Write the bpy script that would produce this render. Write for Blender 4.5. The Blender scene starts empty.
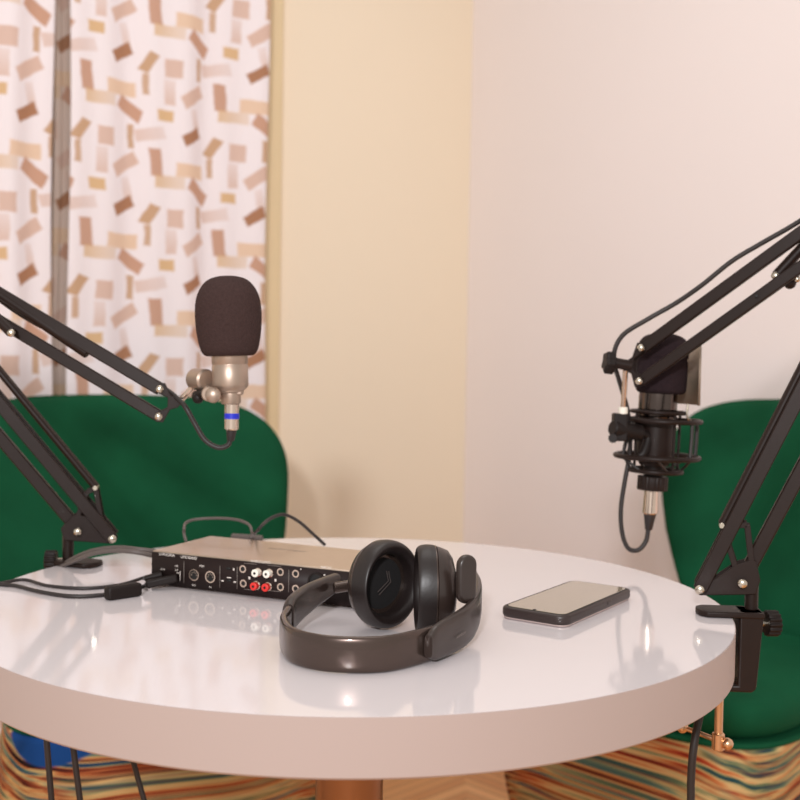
import bpy, bmesh, math, random
from mathutils import Vector, Matrix, Euler, Quaternion
random.seed(7)
PI = math.pi
C = bpy.context.scene.collection
TZ = 0.75                                   # height of the table top
CAM = Vector((0.0486, -1.1893, TZ + 0.2606)); F = 1100.0
RM = Euler((PI/2 - 0.0373, 0, 0)).to_matrix() @ Matrix.Rotation(0.0166, 3, 'Z')

def ray(u, v): return RM @ Vector(((u-400)/F, -(v-400)/F, -1))
def at(u, v, d):                            # measured point of the place at distance d in front of the camera
    r = ray(u, v); return CAM + r*(d/r.y)
def onz(u, v, z):
    r = ray(u, v); return CAM + r*((z-CAM.z)/r.z)
def onplane(u, v, p, n):
    r = ray(u, v); return CAM + r*((Vector(p)-CAM).dot(n)/r.dot(n))

# ------------------------------------------------------------------ materials
def srgb(c): return tuple(((x/255)/12.92 if x/255 <= .04045 else ((x/255+.055)/1.055)**2.4) for x in c)
def mat(name, col, rough=.5, metal=0., coat=0., sheen=0., spec=.5, var=.0, scale=40., bump=0., bscale=400., lin=False):
    m = bpy.data.materials.new(name); m.use_nodes = True
    nt = m.node_tree; b = nt.nodes['Principled BSDF']
    c = col if lin else srgb(col)
    b.inputs['Base Color'].default_value = (*c, 1)
    b.inputs['Roughness'].default_value = rough; b.inputs['Metallic'].default_value = metal
    b.inputs['Coat Weight'].default_value = coat; b.inputs['Coat Roughness'].default_value = .05
    b.inputs['Sheen Weight'].default_value = sheen; b.inputs['Specular IOR Level'].default_value = spec
    tc = nt.nodes.new('ShaderNodeTexCoord')
    n = nt.nodes.new('ShaderNodeTexNoise'); n.inputs['Scale'].default_value = scale; n.inputs['Detail'].default_value = 4
    nt.links.new(tc.outputs['Object'], n.inputs['Vector'])
    mx = nt.nodes.new('ShaderNodeMix'); mx.data_type = 'RGBA'; mx.inputs['Factor'].default_value = .5
    mx.inputs['A'].default_value = (*[x*(1-var) for x in c], 1); mx.inputs['B'].default_value = (*[min(1, x*(1+var)) for x in c], 1)
    nt.links.new(n.outputs['Fac'], mx.inputs['Factor']); nt.links.new(mx.outputs['Result'], b.inputs['Base Color'])
    if bump:
        n2 = nt.nodes.new('ShaderNodeTexNoise'); n2.inputs['Scale'].default_value = bscale; n2.inputs['Detail'].default_value = 3
        nt.links.new(tc.outputs['Object'], n2.inputs['Vector'])
        bp = nt.nodes.new('ShaderNodeBump'); bp.inputs['Strength'].default_value = bump; bp.inputs['Distance'].default_value = .002
        nt.links.new(n2.outputs['Fac'], bp.inputs['Height']); nt.links.new(bp.outputs['Normal'], b.inputs['Normal'])
    return m

M = {}
M['wall'] = mat('wall_paint', (245, 230, 207), .6, var=.015, scale=3, bump=.15, bscale=60)
M['wallr'] = mat('wall_paint_right_lit', (243, 234, 234), .6, var=.015, scale=3, bump=.12, bscale=60)  # same paint as the left wall; its whiter light put into the colour
M['trim'] = mat('window_casing', (232, 210, 170), .55, var=.05, scale=6)
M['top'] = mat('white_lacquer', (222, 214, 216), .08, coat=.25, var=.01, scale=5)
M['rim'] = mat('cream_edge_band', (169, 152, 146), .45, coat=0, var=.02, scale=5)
M['bronze'] = mat('bronze_column', (158, 116, 88), .3, metal=.9, var=.1, scale=3)
M['black'] = mat('black_powder_coat', (34, 22, 18), .42, spec=.22, var=.15, scale=60, bump=.1, bscale=900)
M['blackp'] = mat('black_plastic', (28, 20, 18), .5, spec=.25, var=.1)
M['cable'] = mat('black_rubber', (38, 31, 30), .5, var=.1)
M['cableg'] = mat('grey_rubber', (88, 78, 74), .5, var=.1)
M['screw'] = mat('zinc_screw', (205, 195, 180), .25, metal=1., var=.05)
M['brass'] = mat('warm_nickel', (220, 180, 145), .3, metal=1., var=.05)
M['nickel'] = mat('champagne_metal', (178, 158, 143), .42, metal=.8, var=.06)
M['silver'] = mat('silver_metal', (225, 205, 190), .22, metal=1., var=.04)
M['bluering'] = mat('blue_ring', (25, 40, 190), .4)
M['foam'] = mat('grey_foam', (66, 50, 48), .95, sheen=0, spec=.1, var=.35, scale=420, bump=1., bscale=700)
M['foamd'] = mat('dark_foam', (46, 35, 38), .95, sheen=0, spec=.1, var=.35, scale=420, bump=1., bscale=700)
M['box'] = mat('gunmetal_shell', (200, 180, 162), .36, metal=.85, coat=.2, var=.04, scale=90)
M['panel'] = mat('black_panel', (38, 27, 26), .5, spec=.2, var=.08)
M['print'] = mat('white_print', (226, 216, 208), .6)
M['printd'] = mat('grey_print', (120, 110, 104), .6)
M['white'] = mat('white_plastic', (235, 228, 215), .4)
M['red'] = mat('red_plastic', (215, 45, 40), .4)
M['hole'] = mat('dark_socket', (10, 8, 8), .6)
M['hp'] = mat('brown_black_satin', (46, 35, 31), .36, coat=.15, var=.08, scale=30)
M['hpband'] = mat('glossy_band', (76, 62, 56), .27, metal=.65, coat=.3, var=.1, scale=30)
M['hppad'] = mat('pad_leatherette', (30, 22, 21), .42, var=.1, scale=200, bump=.05, bscale=300)
M['hpmesh'] = mat('black_mesh_cloth', (16, 12, 13), .9, var=.3, scale=600)
M['pcase'] = mat('phone_case', (48, 36, 34), .4, var=.06)
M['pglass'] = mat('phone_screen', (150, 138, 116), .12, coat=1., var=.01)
M['pclear'] = mat('phone_case_base', (190, 170, 165), .25, metal=.3)
M['mark'] = mat('dim_mark', (62, 54, 52), .6)
M['leg'] = mat('dark_wood_leg', (40, 28, 22), .4, var=.2)

def velvet():
    m = mat('green_velvet', (17, 76, 49), .8, sheen=.0, spec=.1, var=.35, scale=9, bump=.25, bscale=900)
    b = m.node_tree.nodes['Principled BSDF']
    b.inputs['Sheen Weight'].default_value = .12; b.inputs['Sheen Roughness'].default_value = .35
    b.inputs['Sheen Tint'].default_value = (*srgb((40, 150, 100)), 1)
    return m
M['velvet'] = velvet()

def striped(patch=None):                     # painterly many-coloured horizontal strokes
    m = bpy.data.materials.new('striped_print_fabric'); m.use_nodes = True; nt = m.node_tree; N = nt.nodes; L = nt.links
    b = N['Principled BSDF']; b.inputs['Roughness'].default_value = .8; b.inputs['Specular IOR Level'].default_value = .2
    uv = N.new('ShaderNodeUVMap'); uv.uv_map = 'UVMap'
    wn = N.new('ShaderNodeTexNoise'); wn.inputs['Scale'].default_value = 2.6; wn.inputs['Detail'].default_value = 2; L.new(uv.outputs[0], wn.inputs['Vector'])
    wsc = N.new('ShaderNodeVectorMath'); wsc.operation = 'MULTIPLY'; L.new(wn.outputs['Color'], wsc.inputs[0]); wsc.inputs[1].default_value = (0, .07, 0)
    ad = N.new('ShaderNodeVectorMath'); L.new(uv.outputs[0], ad.inputs[0]); L.new(wsc.outputs[0], ad.inputs[1])
    def strokes(sx, sy, off, stops):
        mp = N.new('ShaderNodeVectorMath'); mp.operation = 'MULTIPLY_ADD'; L.new(ad.outputs[0], mp.inputs[0])
        mp.inputs[1].default_value = (sx, sy, 1); mp.inputs[2].default_value = off
        n = N.new('ShaderNodeTexNoise'); n.inputs['Scale'].default_value = 1; n.inputs['Detail'].default_value = 3.5; n.inputs['Roughness'].default_value = .6
        L.new(mp.outputs[0], n.inputs['Vector'])
        r = N.new('ShaderNodeValToRGB'); L.new(n.outputs['Fac'], r.inputs['Fac'])
        cr = r.color_ramp
        while len(cr.elements) < len(stops): cr.elements.new(.5)
        for e, (p, c) in zip(cr.elements, stops): e.position = p; e.color = (*srgb(c), 1)
        return r
    A = strokes(2.0, 52, (3, 1, 0), [(.30, (14, 30, 56)), (.39, (26, 64, 72)), (.44, (110, 120, 84)), (.49, (206, 176, 122)), (.54, (190, 112, 62)), (.58, (160, 50, 28)), (.63, (70, 24, 16)), (.70, (14, 24, 34))])
    B = strokes(3.0, 95, (9, 4, 0), [(.38, (12, 14, 18)), (.43, (120, 44, 24)), (.48, (176, 104, 60)), (.53, (200, 166, 108)), (.58, (96, 124, 100)), (.64, (18, 48, 84))])
    K = strokes(1.5, 26, (5, 7, 0), [(.42, (0, 0, 0)), (.58, (255, 255, 255))])
    mx = N.new('ShaderNodeMix'); mx.data_type = 'RGBA'
    L.new(K.outputs[0], mx.inputs['Factor']); L.new(A.outputs[0], mx.inputs['A']); L.new(B.outputs[0], mx.inputs['B'])
    out = mx.outputs['Result']
    if patch:                                # one broad blue brush patch in the print
        d = N.new('ShaderNodeVectorMath'); d.operation = 'MULTIPLY_ADD'; L.new(uv.outputs[0], d.inputs[0])
        d.inputs[1].default_value = (1/patch[2], 1/patch[3], 0); d.inputs[2].default_value = (-patch[0]/patch[2], -patch[1]/patch[3], 0)
        ln = N.new('ShaderNodeVectorMath'); ln.operation = 'LENGTH'; L.new(d.outputs[0], ln.inputs[0])
        lt = N.new('ShaderNodeMapRange'); L.new(ln.outputs['Value'], lt.inputs['Value']); lt.inputs['From Min'].default_value = 1.06; lt.inputs['From Max'].default_value = .96
        m2 = N.new('ShaderNodeMix'); m2.data_type = 'RGBA'; L.new(lt.outputs[0], m2.inputs['Factor']); L.new(out, m2.inputs['A']); m2.inputs['B'].default_value = (*srgb((14, 62, 122)), 1); out = m2.outputs['Result']
    L.new(out, b.inputs['Base Color'])
    return m
M['stripe'] = striped(); M['stripe_blue'] = striped((1.65, .405, .15, .034))

def floor_mat():
    m = bpy.data.materials.new('herringbone_oak'); m.use_nodes = True; nt = m.node_tree; N = nt.nodes; L = nt.links
    b = N['Principled BSDF']; b.inputs['Roughness'].default_value = .35
    tc = N.new('ShaderNodeTexCoord'); sp = N.new('ShaderNodeSeparateXYZ'); L.new(tc.outputs['Object'], sp.inputs[0])
    def ma(op, a, b_=None, c=None):
        n = N.new('ShaderNodeMath'); n.operation = op
        for i, x in enumerate((a, b_, c)):
            if x is None: continue
            if isinstance(x, (int, float)): n.inputs[i].default_value = x
            else: L.new(x, n.inputs[i])
        return n.outputs[0]
    col = ma('MULTIPLY', sp.outputs[0], 1/.22)
    tri = ma('ABSOLUTE', ma('SUBTRACT', ma('FRACT', ma('MULTIPLY', col, .5)), .5))
    v = ma('ADD', ma('MULTIPLY', sp.outputs[1], 1/.045), ma('MULTIPLY', tri, 9.6))
    fr = ma('FRACT', v); cell = ma('ADD', ma('FLOOR', v), ma('MULTIPLY', ma('FLOOR', col), 17.3))
    wn = N.new('ShaderNodeTexWhiteNoise'); wn.noise_dimensions = '1D'; L.new(cell, wn.inputs['W'])
    r = N.new('ShaderNodeValToRGB'); L.new(wn.outputs['Value'], r.inputs['Fac'])
    r.color_ramp.elements[0].color = (*srgb((206, 142, 84)), 1); r.color_ramp.elements[1].color = (*srgb((232, 176, 116)), 1)
    gap = ma('LESS_THAN', fr, .1); gf = ma('MULTIPLY', gap, .6)
    mx = N.new('ShaderNodeMix'); mx.data_type = 'RGBA'; L.new(gf, mx.inputs['Factor']); L.new(r.outputs[0], mx.inputs['A'])
    mx.inputs['B'].default_value = (*srgb((120, 70, 36)), 1); L.new(mx.outputs['Result'], b.inputs['Base Color'])
    return m
M['floor'] = floor_mat()

def curtain_mat(name, tint=(240, 232, 236), dark=1.0):
    """white cloth, a half-drop repeat of brush-stroke blocks, each a soft-edged skewed rectangle in UV metres"""
    m = bpy.data.materials.new(name); m.use_nodes = True; nt = m.node_tree; N = nt.nodes; L = nt.links
    b = N['Principled BSDF']; b.inputs['Roughness'].default_value = .85; b.inputs['Specular IOR Level'].default_value = .15
    uv = N.new('ShaderNodeUVMap'); uv.uv_map = 'UVMap'
    sp = N.new('ShaderNodeSeparateXYZ'); L.new(uv.outputs[0], sp.inputs[0])
    def ma(op, a, b_=None, c=None):
        n = N.new('ShaderNodeMath'); n.operation = op
        for i, x in enumerate((a, b_, c)):
            if x is None: continue
            if isinstance(x, (int, float)): n.inputs[i].default_value = x
            else: L.new(x, n.inputs[i])
        return n.outputs[0]
    W, H = 525., 600.                        # one repeat, in pattern units
    # (x, y(down), w, h, angle, skew, colour, strength, fade direction) in pattern units
    br, tn, pk, oc, pe = (172, 126, 98), (200, 164, 134), (216, 186, 172), (214, 176, 126), (228, 198, 172)
    ml = [(460, 240, 112, 50, -12, 0, pk, .8, 1), (388, 255, 28, 90, 0, 0, tn, .95, 0), (285, 270, 66, 72, 0, 0, pk, .95, 0),
          (270, 365, 44, 95, 0, 0, pk, .85, 2), (362, 368, 112, 50, -38, .25, pk, 1., 0), (478, 350, 50, 104, 0, -.08, (200, 160, 140), 1., 0),
          (530, 425, 116, 50, 0, 0, oc, .8, 1), (350, 72, 120, 58, 0, 0, pe, .95, 0), (384, 150, 104, 52, 38, -.25, (200, 158, 136), 1., 0),
          (515, 160, 62, 46, 0, 0, oc, .9, 0), (634, 165, 36, 90, -16, .1, pk, .7, 2), (618, 232, 92, 46, -34, .2, br, 1., 0),
          (192, 258, 44, 84, 22, .15, tn, 1., 0), (182, 345, 28, 80, 0, 0, tn, .9, 0),
          ]
    col = None
    base = N.new('ShaderNodeRGB'); base.outputs[0].default_value = (*srgb(tint), 1); cur = base.outputs[0]
    U = sp.outputs[0]; V = sp.outputs[1]
    k = 600/.36
    px = ma('ADD', ma('MULTIPLY', U, 525/.367), 30.); py = ma('ADD', ma('MULTIPLY', V, -k), 100.)
    # slight hand-drawn wobble
    nz = N.new('ShaderNodeTexNoise'); nz.inputs['Scale'].default_value = 22; L.new(uv.outputs[0], nz.inputs['Vector'])
    nv = N.new('ShaderNodeSeparateColor'); L.new(nz.outputs['Color'], nv.inputs[0])
    px = ma('ADD', px, ma('MULTIPLY', nv.outputs[0], 14.)); py = ma('ADD', py, ma('MULTIPLY', nv.outputs[1], 14.))
    for (cx, cy, w, h, ang, skew, c, st, fade) in ml:
        w *= 1.05; h *= 1.12
        masks = []
        for (ox, oy) in ((0, 0), (W/2, H/2)):
            # wrap to the repeat, centred on the motif
            dx = ma('MULTIPLY', ma('SUBTRACT', ma('FRACT', ma('ADD', ma('MULTIPLY', ma('SUBTRACT', px, cx+ox), 1/W), .5)), .5), W)
            dy = ma('MULTIPLY', ma('SUBTRACT', ma('FRACT', ma('ADD', ma('MULTIPLY', ma('SUBTRACT', py, cy+oy), 1/H), .5)), .5), H)
            a = math.radians(ang); ca, sa = math.cos(a), math.sin(a)
            rx = ma('ADD', ma('MULTIPLY', dx, ca), ma('MULTIPLY', dy, sa))
            ry = ma('ADD', ma('MULTIPLY', dx, -sa), ma('MULTIPLY', dy, ca))
            rx = ma('ADD', rx, ma('MULTIPLY', ry, skew))
            ex = ma('MULTIPLY', ma('SUBTRACT', w/2, ma('ABSOLUTE', rx)), 1/7.)
            ey = ma('MULTIPLY', ma('SUBTRACT', h/2, ma('ABSOLUTE', ry)), 1/7.)
            e = N.new('ShaderNodeMath'); e.operation = 'MINIMUM'; e.use_clamp = True
            L.new(ex, e.inputs[0]); L.new(ey, e.inputs[1]); mk = e.outputs[0]
            if fade == 1: mk = ma('MULTIPLY', mk, ma('ADD', ma('MULTIPLY', rx, -.5/w), .72))
            if fade == 2: mk = ma('MULTIPLY', mk, ma('ADD', ma('MULTIPLY', ry, .6/h), .72))
            masks.append(mk)
        t = ma('MULTIPLY', ma('MAXIMUM', masks[0], masks[1]), st)
        mx = N.new('ShaderNodeMix'); mx.data_type = 'RGBA'; L.new(t, mx.inputs['Factor']); L.new(cur, mx.inputs['A'])
        mx.inputs['B'].default_value = (*[x*dark for x in srgb(c)], 1); cur = mx.outputs['Result']
    # dry-brush streaks
    L.new(cur, b.inputs['Base Color'])
    return m
M['curtain'] = curtain_mat('printed_curtain')
M['lining_shade'] = curtain_mat('curtain_reverse_shade', (192, 174, 164), .7)  # cloth reverse, darkened: shade of the fold gap put into the colour

# ------------------------------------------------------------------ mesh builder
class MB:
    def __init__(s): s.v = []; s.f = []; s.uv = None
    def add(s, vs, fs, mx=None):
        n = len(s.v)
        s.v += [(mx @ Vector(p)) if mx is not None else Vector(p) for p in vs]
        s.f += [tuple(i+n for i in f) for f in fs]; return s
    def box(s, c, size, rot=None):
        x, y, z = [q/2 for q in size]
        vs = [(a*x, b*y, c_*z) for a in (-1, 1) for b in (-1, 1) for c_ in (-1, 1)]
        fs = [(0, 1, 3, 2), (4, 6, 7, 5), (0, 4, 5, 1), (2, 3, 7, 6), (0, 2, 6, 4), (1, 5, 7, 3)]
        mx = Matrix.Translation(c) @ (rot.to_4x4() if rot else Matrix.Identity(4))
        return s.add(vs, fs, mx)
    def bar(s, a, b, w, h, side):            # rectangular bar from a to b; w along 'side', h across
        a, b = Vector(a), Vector(b); z = (b-a).normalized(); x = (Vector(side) - z*Vector(side).dot(z)).normalized(); y = z.cross(x)
        R = Matrix((x, y, z)).transposed()
        return s.box((a+b)/2, (w, h, (b-a).length), R)
    def lathe(s, prof, mx=None, n=32, sx=1, sy=1):   # prof = [(r, z)...]
        vs = []; fs = []
        for r, z in prof:
            for i in range(n):
                t = 2*PI*i/n; vs.append((r*math.cos(t)*sx, r*math.sin(t)*sy, z))
        m = len(prof)
        for j in range(m-1):
            for i in range(n):
                k = (i+1) % n; fs.append((j*n+i, j*n+k, (j+1)*n+k, (j+1)*n+i))
        if prof[0][0] > 1e-6: fs.append(tuple(range(n))[::-1])
        if prof[-1][0] > 1e-6: fs.append(tuple((m-1)*n+i for i in range(n)))
        return s.add(vs, fs, mx)
    def cyl(s, a, b, r, r2=None, n=24, bev=None):
        a, b = Vector(a), Vector(b); l = (b-a).length; r2 = r if r2 is None else r2
        e = min(r, r2, l/2)*.18 if bev is None else bev
        mx = frame(a, b-a)
        return s.lathe([(r-e, 0), (r, e), (r2, l-e), (r2-e, l)], mx, n)
    def tube(s, pts, r, n=12, sub=8, closed=False):
        P = spline([Vector(p) for p in pts], sub, closed)
        m = len(P); vs = []; fs = []; up = None
        for i, p in enumerate(P):
            if closed: t = (P[(i+1) % m]-P[i-1]).normalized()
            else: t = (P[min(i+1, m-1)]-P[max(i-1, 0)]).normalized()
            if up is None: up = t.orthogonal().normalized()
            up = (up - t*up.dot(t)).normalized(); w = t.cross(up)
            for j in range(n):
                a = 2*PI*j/n; vs.append(p + up*(r*math.cos(a)) + w*(r*math.sin(a)))
        for i in range(m if closed else m-1):
            for j in range(n):
                k = (j+1) % n; q = (i+1) % m; fs.append((i*n+j, i*n+k, q*n+k, q*n+j))
        if not closed: fs.append(tuple(range(n))[::-1]); fs.append(tuple((m-1)*n+i for i in range(n)))
        return s.add(vs, fs)
    def sphere(s, c, r, sc=(1, 1, 1), mx=None, n=24):
        k = n//2; prof = [(r*math.sin(PI*i/k), -r*math.cos(PI*i/k)) for i in range(k+1)]
        T = Matrix.Translation(c) @ (mx or Matrix.Identity(4)) @ Matrix.Diagonal((*sc, 1))
        return s.lathe(prof, T, n)
    def prism(s, poly, h, mx):               # poly in local xy, extruded along +z by h
        n = len(poly); vs = [(x, y, 0) for x, y in poly]+[(x, y, h) for x, y in poly]
        fs = [tuple(range(n))[::-1], tuple(range(n, 2*n))]+[(i, (i+1) % n, n+(i+1) % n, n+i) for i in range(n)]
        return s.add(vs, fs, mx)
    def build(s, name, m, parent=None, loc=None, smooth=True, bevel=0, sub=0, seg=2, angle=40):
        me = bpy.data.meshes.new(name)
        o = bpy.data.objects.new(name, me)
        if loc is None: loc = parent['_o'] if parent and '_o' in parent else (0, 0, 0)
        loc = Vector(loc)
        me.from_pydata([tuple(p-loc) for p in s.v], [], s.f)
        bm = bmesh.new(); bm.from_mesh(me); bmesh.ops.remove_doubles(bm, verts=bm.verts, dist=1e-6)
        bmesh.ops.recalc_face_normals(bm, faces=bm.faces); bm.to_mesh(me); bm.free()
        me.materials.append(m); C.objects.link(o); o['_o'] = tuple(loc)
        if parent: o.parent = parent
        else: o.location = loc
        if smooth:
            for p in me.polygons: p.use_smooth = True
            for e in sharp_edges(me, angle): e.use_edge_sharp = True
        if bevel:
            b = o.modifiers.new('bevel', 'BEVEL'); b.width = bevel; b.segments = seg; b.limit_method = 'ANGLE'; b.angle_limit = math.radians(35)
        if sub:
            b = o.modifiers.new('subdivision', 'SUBSURF'); b.levels = sub; b.render_levels = sub
        return o
def sharp_edges(me, ang):
    bm = bmesh.new(); bm.from_mesh(me); idx = [e.index for e in bm.edges if len(e.link_faces) == 2 and e.calc_face_angle(0) > math.radians(ang)]
    bm.free(); return [me.edges[i] for i in idx]
def frame(o, z, x=None):                     # matrix with local z along z
    z = Vector(z).normalized(); x = Vector(x) if x is not None else z.orthogonal()
    x = (x - z*x.dot(z)).normalized(); y = z.cross(x)
    m = Matrix((x, y, z)).transposed().to_4x4(); m.translation = Vector(o); return m
def spline(P, sub, closed=False):
    if len(P) < 3 or sub < 2: return P
    out = []; n = len(P)
    for i in range(n if closed else n-1):
        p0 = P[i-1] if (i > 0 or closed) else P[0]*2-P[1]; p1 = P[i]; p2 = P[(i+1) % n]
        p3 = P[(i+2) % n] if (i+2 < n or closed) else p2*2-p1
        for k in range(sub):
            t = k/sub
            out.append(.5*((2*p1)+(p2-p0)*t+(2*p0-5*p1+4*p2-p3)*t*t+(3*p1-p0-3*p2+p3)*t**3))
    if not closed: out.append(P[-1])
    return out
def tag(o, label, cat=None, group=None, kind=None):
    if label: o['label'] = label
    if cat: o['category'] = cat
    if group: o['group'] = group
    if kind: o['kind'] = kind
    return o
def thing(name, label, cat, loc=(0, 0, 0), group=None):
    o = bpy.data.objects.new(name, None); C.objects.link(o); o.location = loc; o['_o'] = tuple(loc); o.empty_display_size = .05
    return tag(o, label, cat, group)
def rrect(w, h, r, n=6):
    p = []
    for cx, cy, a in ((w/2-r, h/2-r, 0), (-w/2+r, h/2-r, 90), (-w/2+r, -h/2+r, 180), (w/2-r, -h/2+r, 270)):
        for i in range(n+1):
            t = math.radians(a+90*i/n); p.append((cx+r*math.cos(t), cy+r*math.sin(t)))
    return p

# ------------------------------------------------------------------ setting
def camrel(x, d, z): return Vector((CAM.x+x, CAM.y+d, z))
DC, XC, SL = 3.35, .2, .70
nl = Vector((SL, -1, 0)).normalized()         # room-side normal of the left wall
dl = Vector((-1, -SL, 0)).normalized()        # along the left wall, away from the corner
dr = Vector((SL, -1, 0)).normalized()         # along the right wall, away from the corner
corner = camrel(XC, DC, 0)
def wall(name, a, d, length, nrm, m):
    th = .1
    c = a + d*(length/2) - nrm*(th/2) + Vector((0, 0, 1.3))
    R = Matrix((d, nrm, Vector((0, 0, 1)))).transposed()
    o = MB().box(c, (length, th, 2.6), R).build(name, m, loc=(c.x, c.y, 0), smooth=False); o['kind'] = 'structure'; return o
wall('wall_left', corner - dl*.1, dl, 3.0, nl, M['wall'])
wall('wall_right', corner, dr, 3.0, -Vector((1, SL, 0)).normalized(), M['wallr'])
fl = MB().box((0, .5, -.025), (5, 6, .05)).build('floor', M['floor'], loc=(0, .5, 0), smooth=False); fl['kind'] = 'structure'

def wl(u, off=0):                             # point on the left wall seen at column u (z=0), off metres in front of it
    r = ray(u, 400); p0 = corner + nl*off; t = (p0-CAM).dot(nl)/r.dot(nl); p = CAM + r*t; return Vector((p.x, p.y, 0))
# window casing strip beside the curtain
a, b_ = wl(248, .015), wl(276.5, .015)
c = (a+b_)/2
tr = MB().box((c.x, c.y, 1.45), ((a-b_).length, .03, 2.2), Matrix((dl, nl, Vector((0, 0, 1)))).transposed()).build('trim_1', M['trim'], loc=(c.x, c.y, .35), smooth=False, bevel=.004)
tr['kind'] = 'structure'

# curtains
def cloth(name, u0, u1, off, amp, period, phase, z0, z1, m, parent, udir=0., nx=160, nz=60, loc=(0, 0, 0), u_off=0.):
    a = wl(u0, off); b = wl(u1, off); Lw = (b-a).length; d = (b-a).normalized()
    vs = []; uvs = []
    s = 0; prev = None; cols = []
    for i in range(nx+1):
        t = i/nx*Lw
        w = amp*math.sin(2*PI*t/period+phase) + amp*.45*math.sin(2*PI*t/(period*.43)+phase*2.3)
        p = a + d*t + nl*w
        if prev is not None: s += (p-prev).length
        prev = p; cols.append((t, w, s))
    fs = []
    for j in range(nz+1):
        z = z0+(z1-z0)*j/nz; g = 1.15-.3*j/nz
        for t, w, s in cols:
            sway = .004*math.sin(z*5+t*9)
            p = a + d*(t+sway) + nl*(w*g); p.z = z
            vs.append(p-Vector(loc)); uvs.append((s+u_off, z))
    for j in range(nz):
        for i in range(nx):
            q = j*(nx+1)+i; fs.append((q, q+1, q+nx+2, q+nx+1))
    me = bpy.data.meshes.new(name); me.from_pydata([tuple(v) for v in vs], [], fs)
    uvl = me.uv_layers.new(name='UVMap')
    for lp in me.loops: uvl.data[lp.index].uv = uvs[lp.vertex_index]
    for p in me.polygons: p.use_smooth = True
    me.materials.append(m); o = bpy.data.objects.new(name, me); C.objects.link(o)
    so = o.modifiers.new('solidify', 'SOLIDIFY'); so.thickness = .002
    if parent: o.parent = parent
    return o
def curtain(u0, u1, off, amp, per, ph, label, uo):
    b = wl((u0+u1)/2, off); b.z = .06
    root = thing('curtain', label, 'curtain', b)
    cloth('cloth_panel', u0, u1, off, amp, per, ph, .06, 2.3, M['curtain'], root, loc=b, u_off=uo)
    return root
ca = curtain(66, 262, .10, .012, .23, .6, 'wide white printed curtain hanging beside the bare wall corner', .268)
cb = curtain(-190, 53, .125, .014, .21, 2.4, 'printed curtain at the far left picture edge, left of the grey fold', .12)
cc = cloth('turned_edge_shade', 50.5, 69, .085, .004, .03, 0, .06, 2.3, M['lining_shade'], ca, nx=30, loc=tuple(ca.location), u_off=.0)
cc['label'] = 'grey-brown turned edge of the curtain, fold shade in its colour'
# curtain rail that carries both
ra, rb = wl(-200, .11), wl(280, .11); ra.z = rb.z = 2.32
rail = thing('curtain_rail', 'metal rail carrying the two printed curtains above the window', 'curtain rail', tuple((ra+rb)/2))
MB().cyl(ra, rb, .014).build('rod', M['nickel'], rail)
for e in (ra, rb): MB().sphere(e, .024).build('finial', M['nickel'], rail)
for t in (.06, .94):
    p = ra.lerp(rb, t); MB().cyl(p, p-nl*.11, .008).build('bracket', M['nickel'], rail)

# ------------------------------------------------------------------ table
tb = thing('round_table', 'round white glossy table on a bronze column', 'table', (0, 0, 0))
TH = .047; R = .40
prof = [(0, TZ-.004), (R-.0014, TZ-.004), (R-.0009, TZ), (0, TZ)]
MB().lathe(prof, None, 180).build('tabletop', M['top'], tb, angle=30)
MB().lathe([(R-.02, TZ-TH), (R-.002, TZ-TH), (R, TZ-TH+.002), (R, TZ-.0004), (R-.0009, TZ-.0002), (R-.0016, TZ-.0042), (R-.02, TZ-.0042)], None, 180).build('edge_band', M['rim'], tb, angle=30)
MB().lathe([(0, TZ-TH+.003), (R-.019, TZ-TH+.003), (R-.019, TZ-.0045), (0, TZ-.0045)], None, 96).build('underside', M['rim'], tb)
MB().lathe([(.037, .02), (.037, TZ-TH-.008)], None, 48).build('column', M['bronze'], tb)
MB().lathe([(.0, TZ-TH-.008), (.14, TZ-TH-.008), (.14, TZ-TH+.003), (0, TZ-TH+.003)], None, 48).build('mounting_plate', M['bronze'], tb)
MB().lathe([(.0, 0), (.235, 0), (.24, .004), (.235, .012), (.05, .022), (0, .022)], None, 96).build('base', M['bronze'], tb, angle=50)

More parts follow.
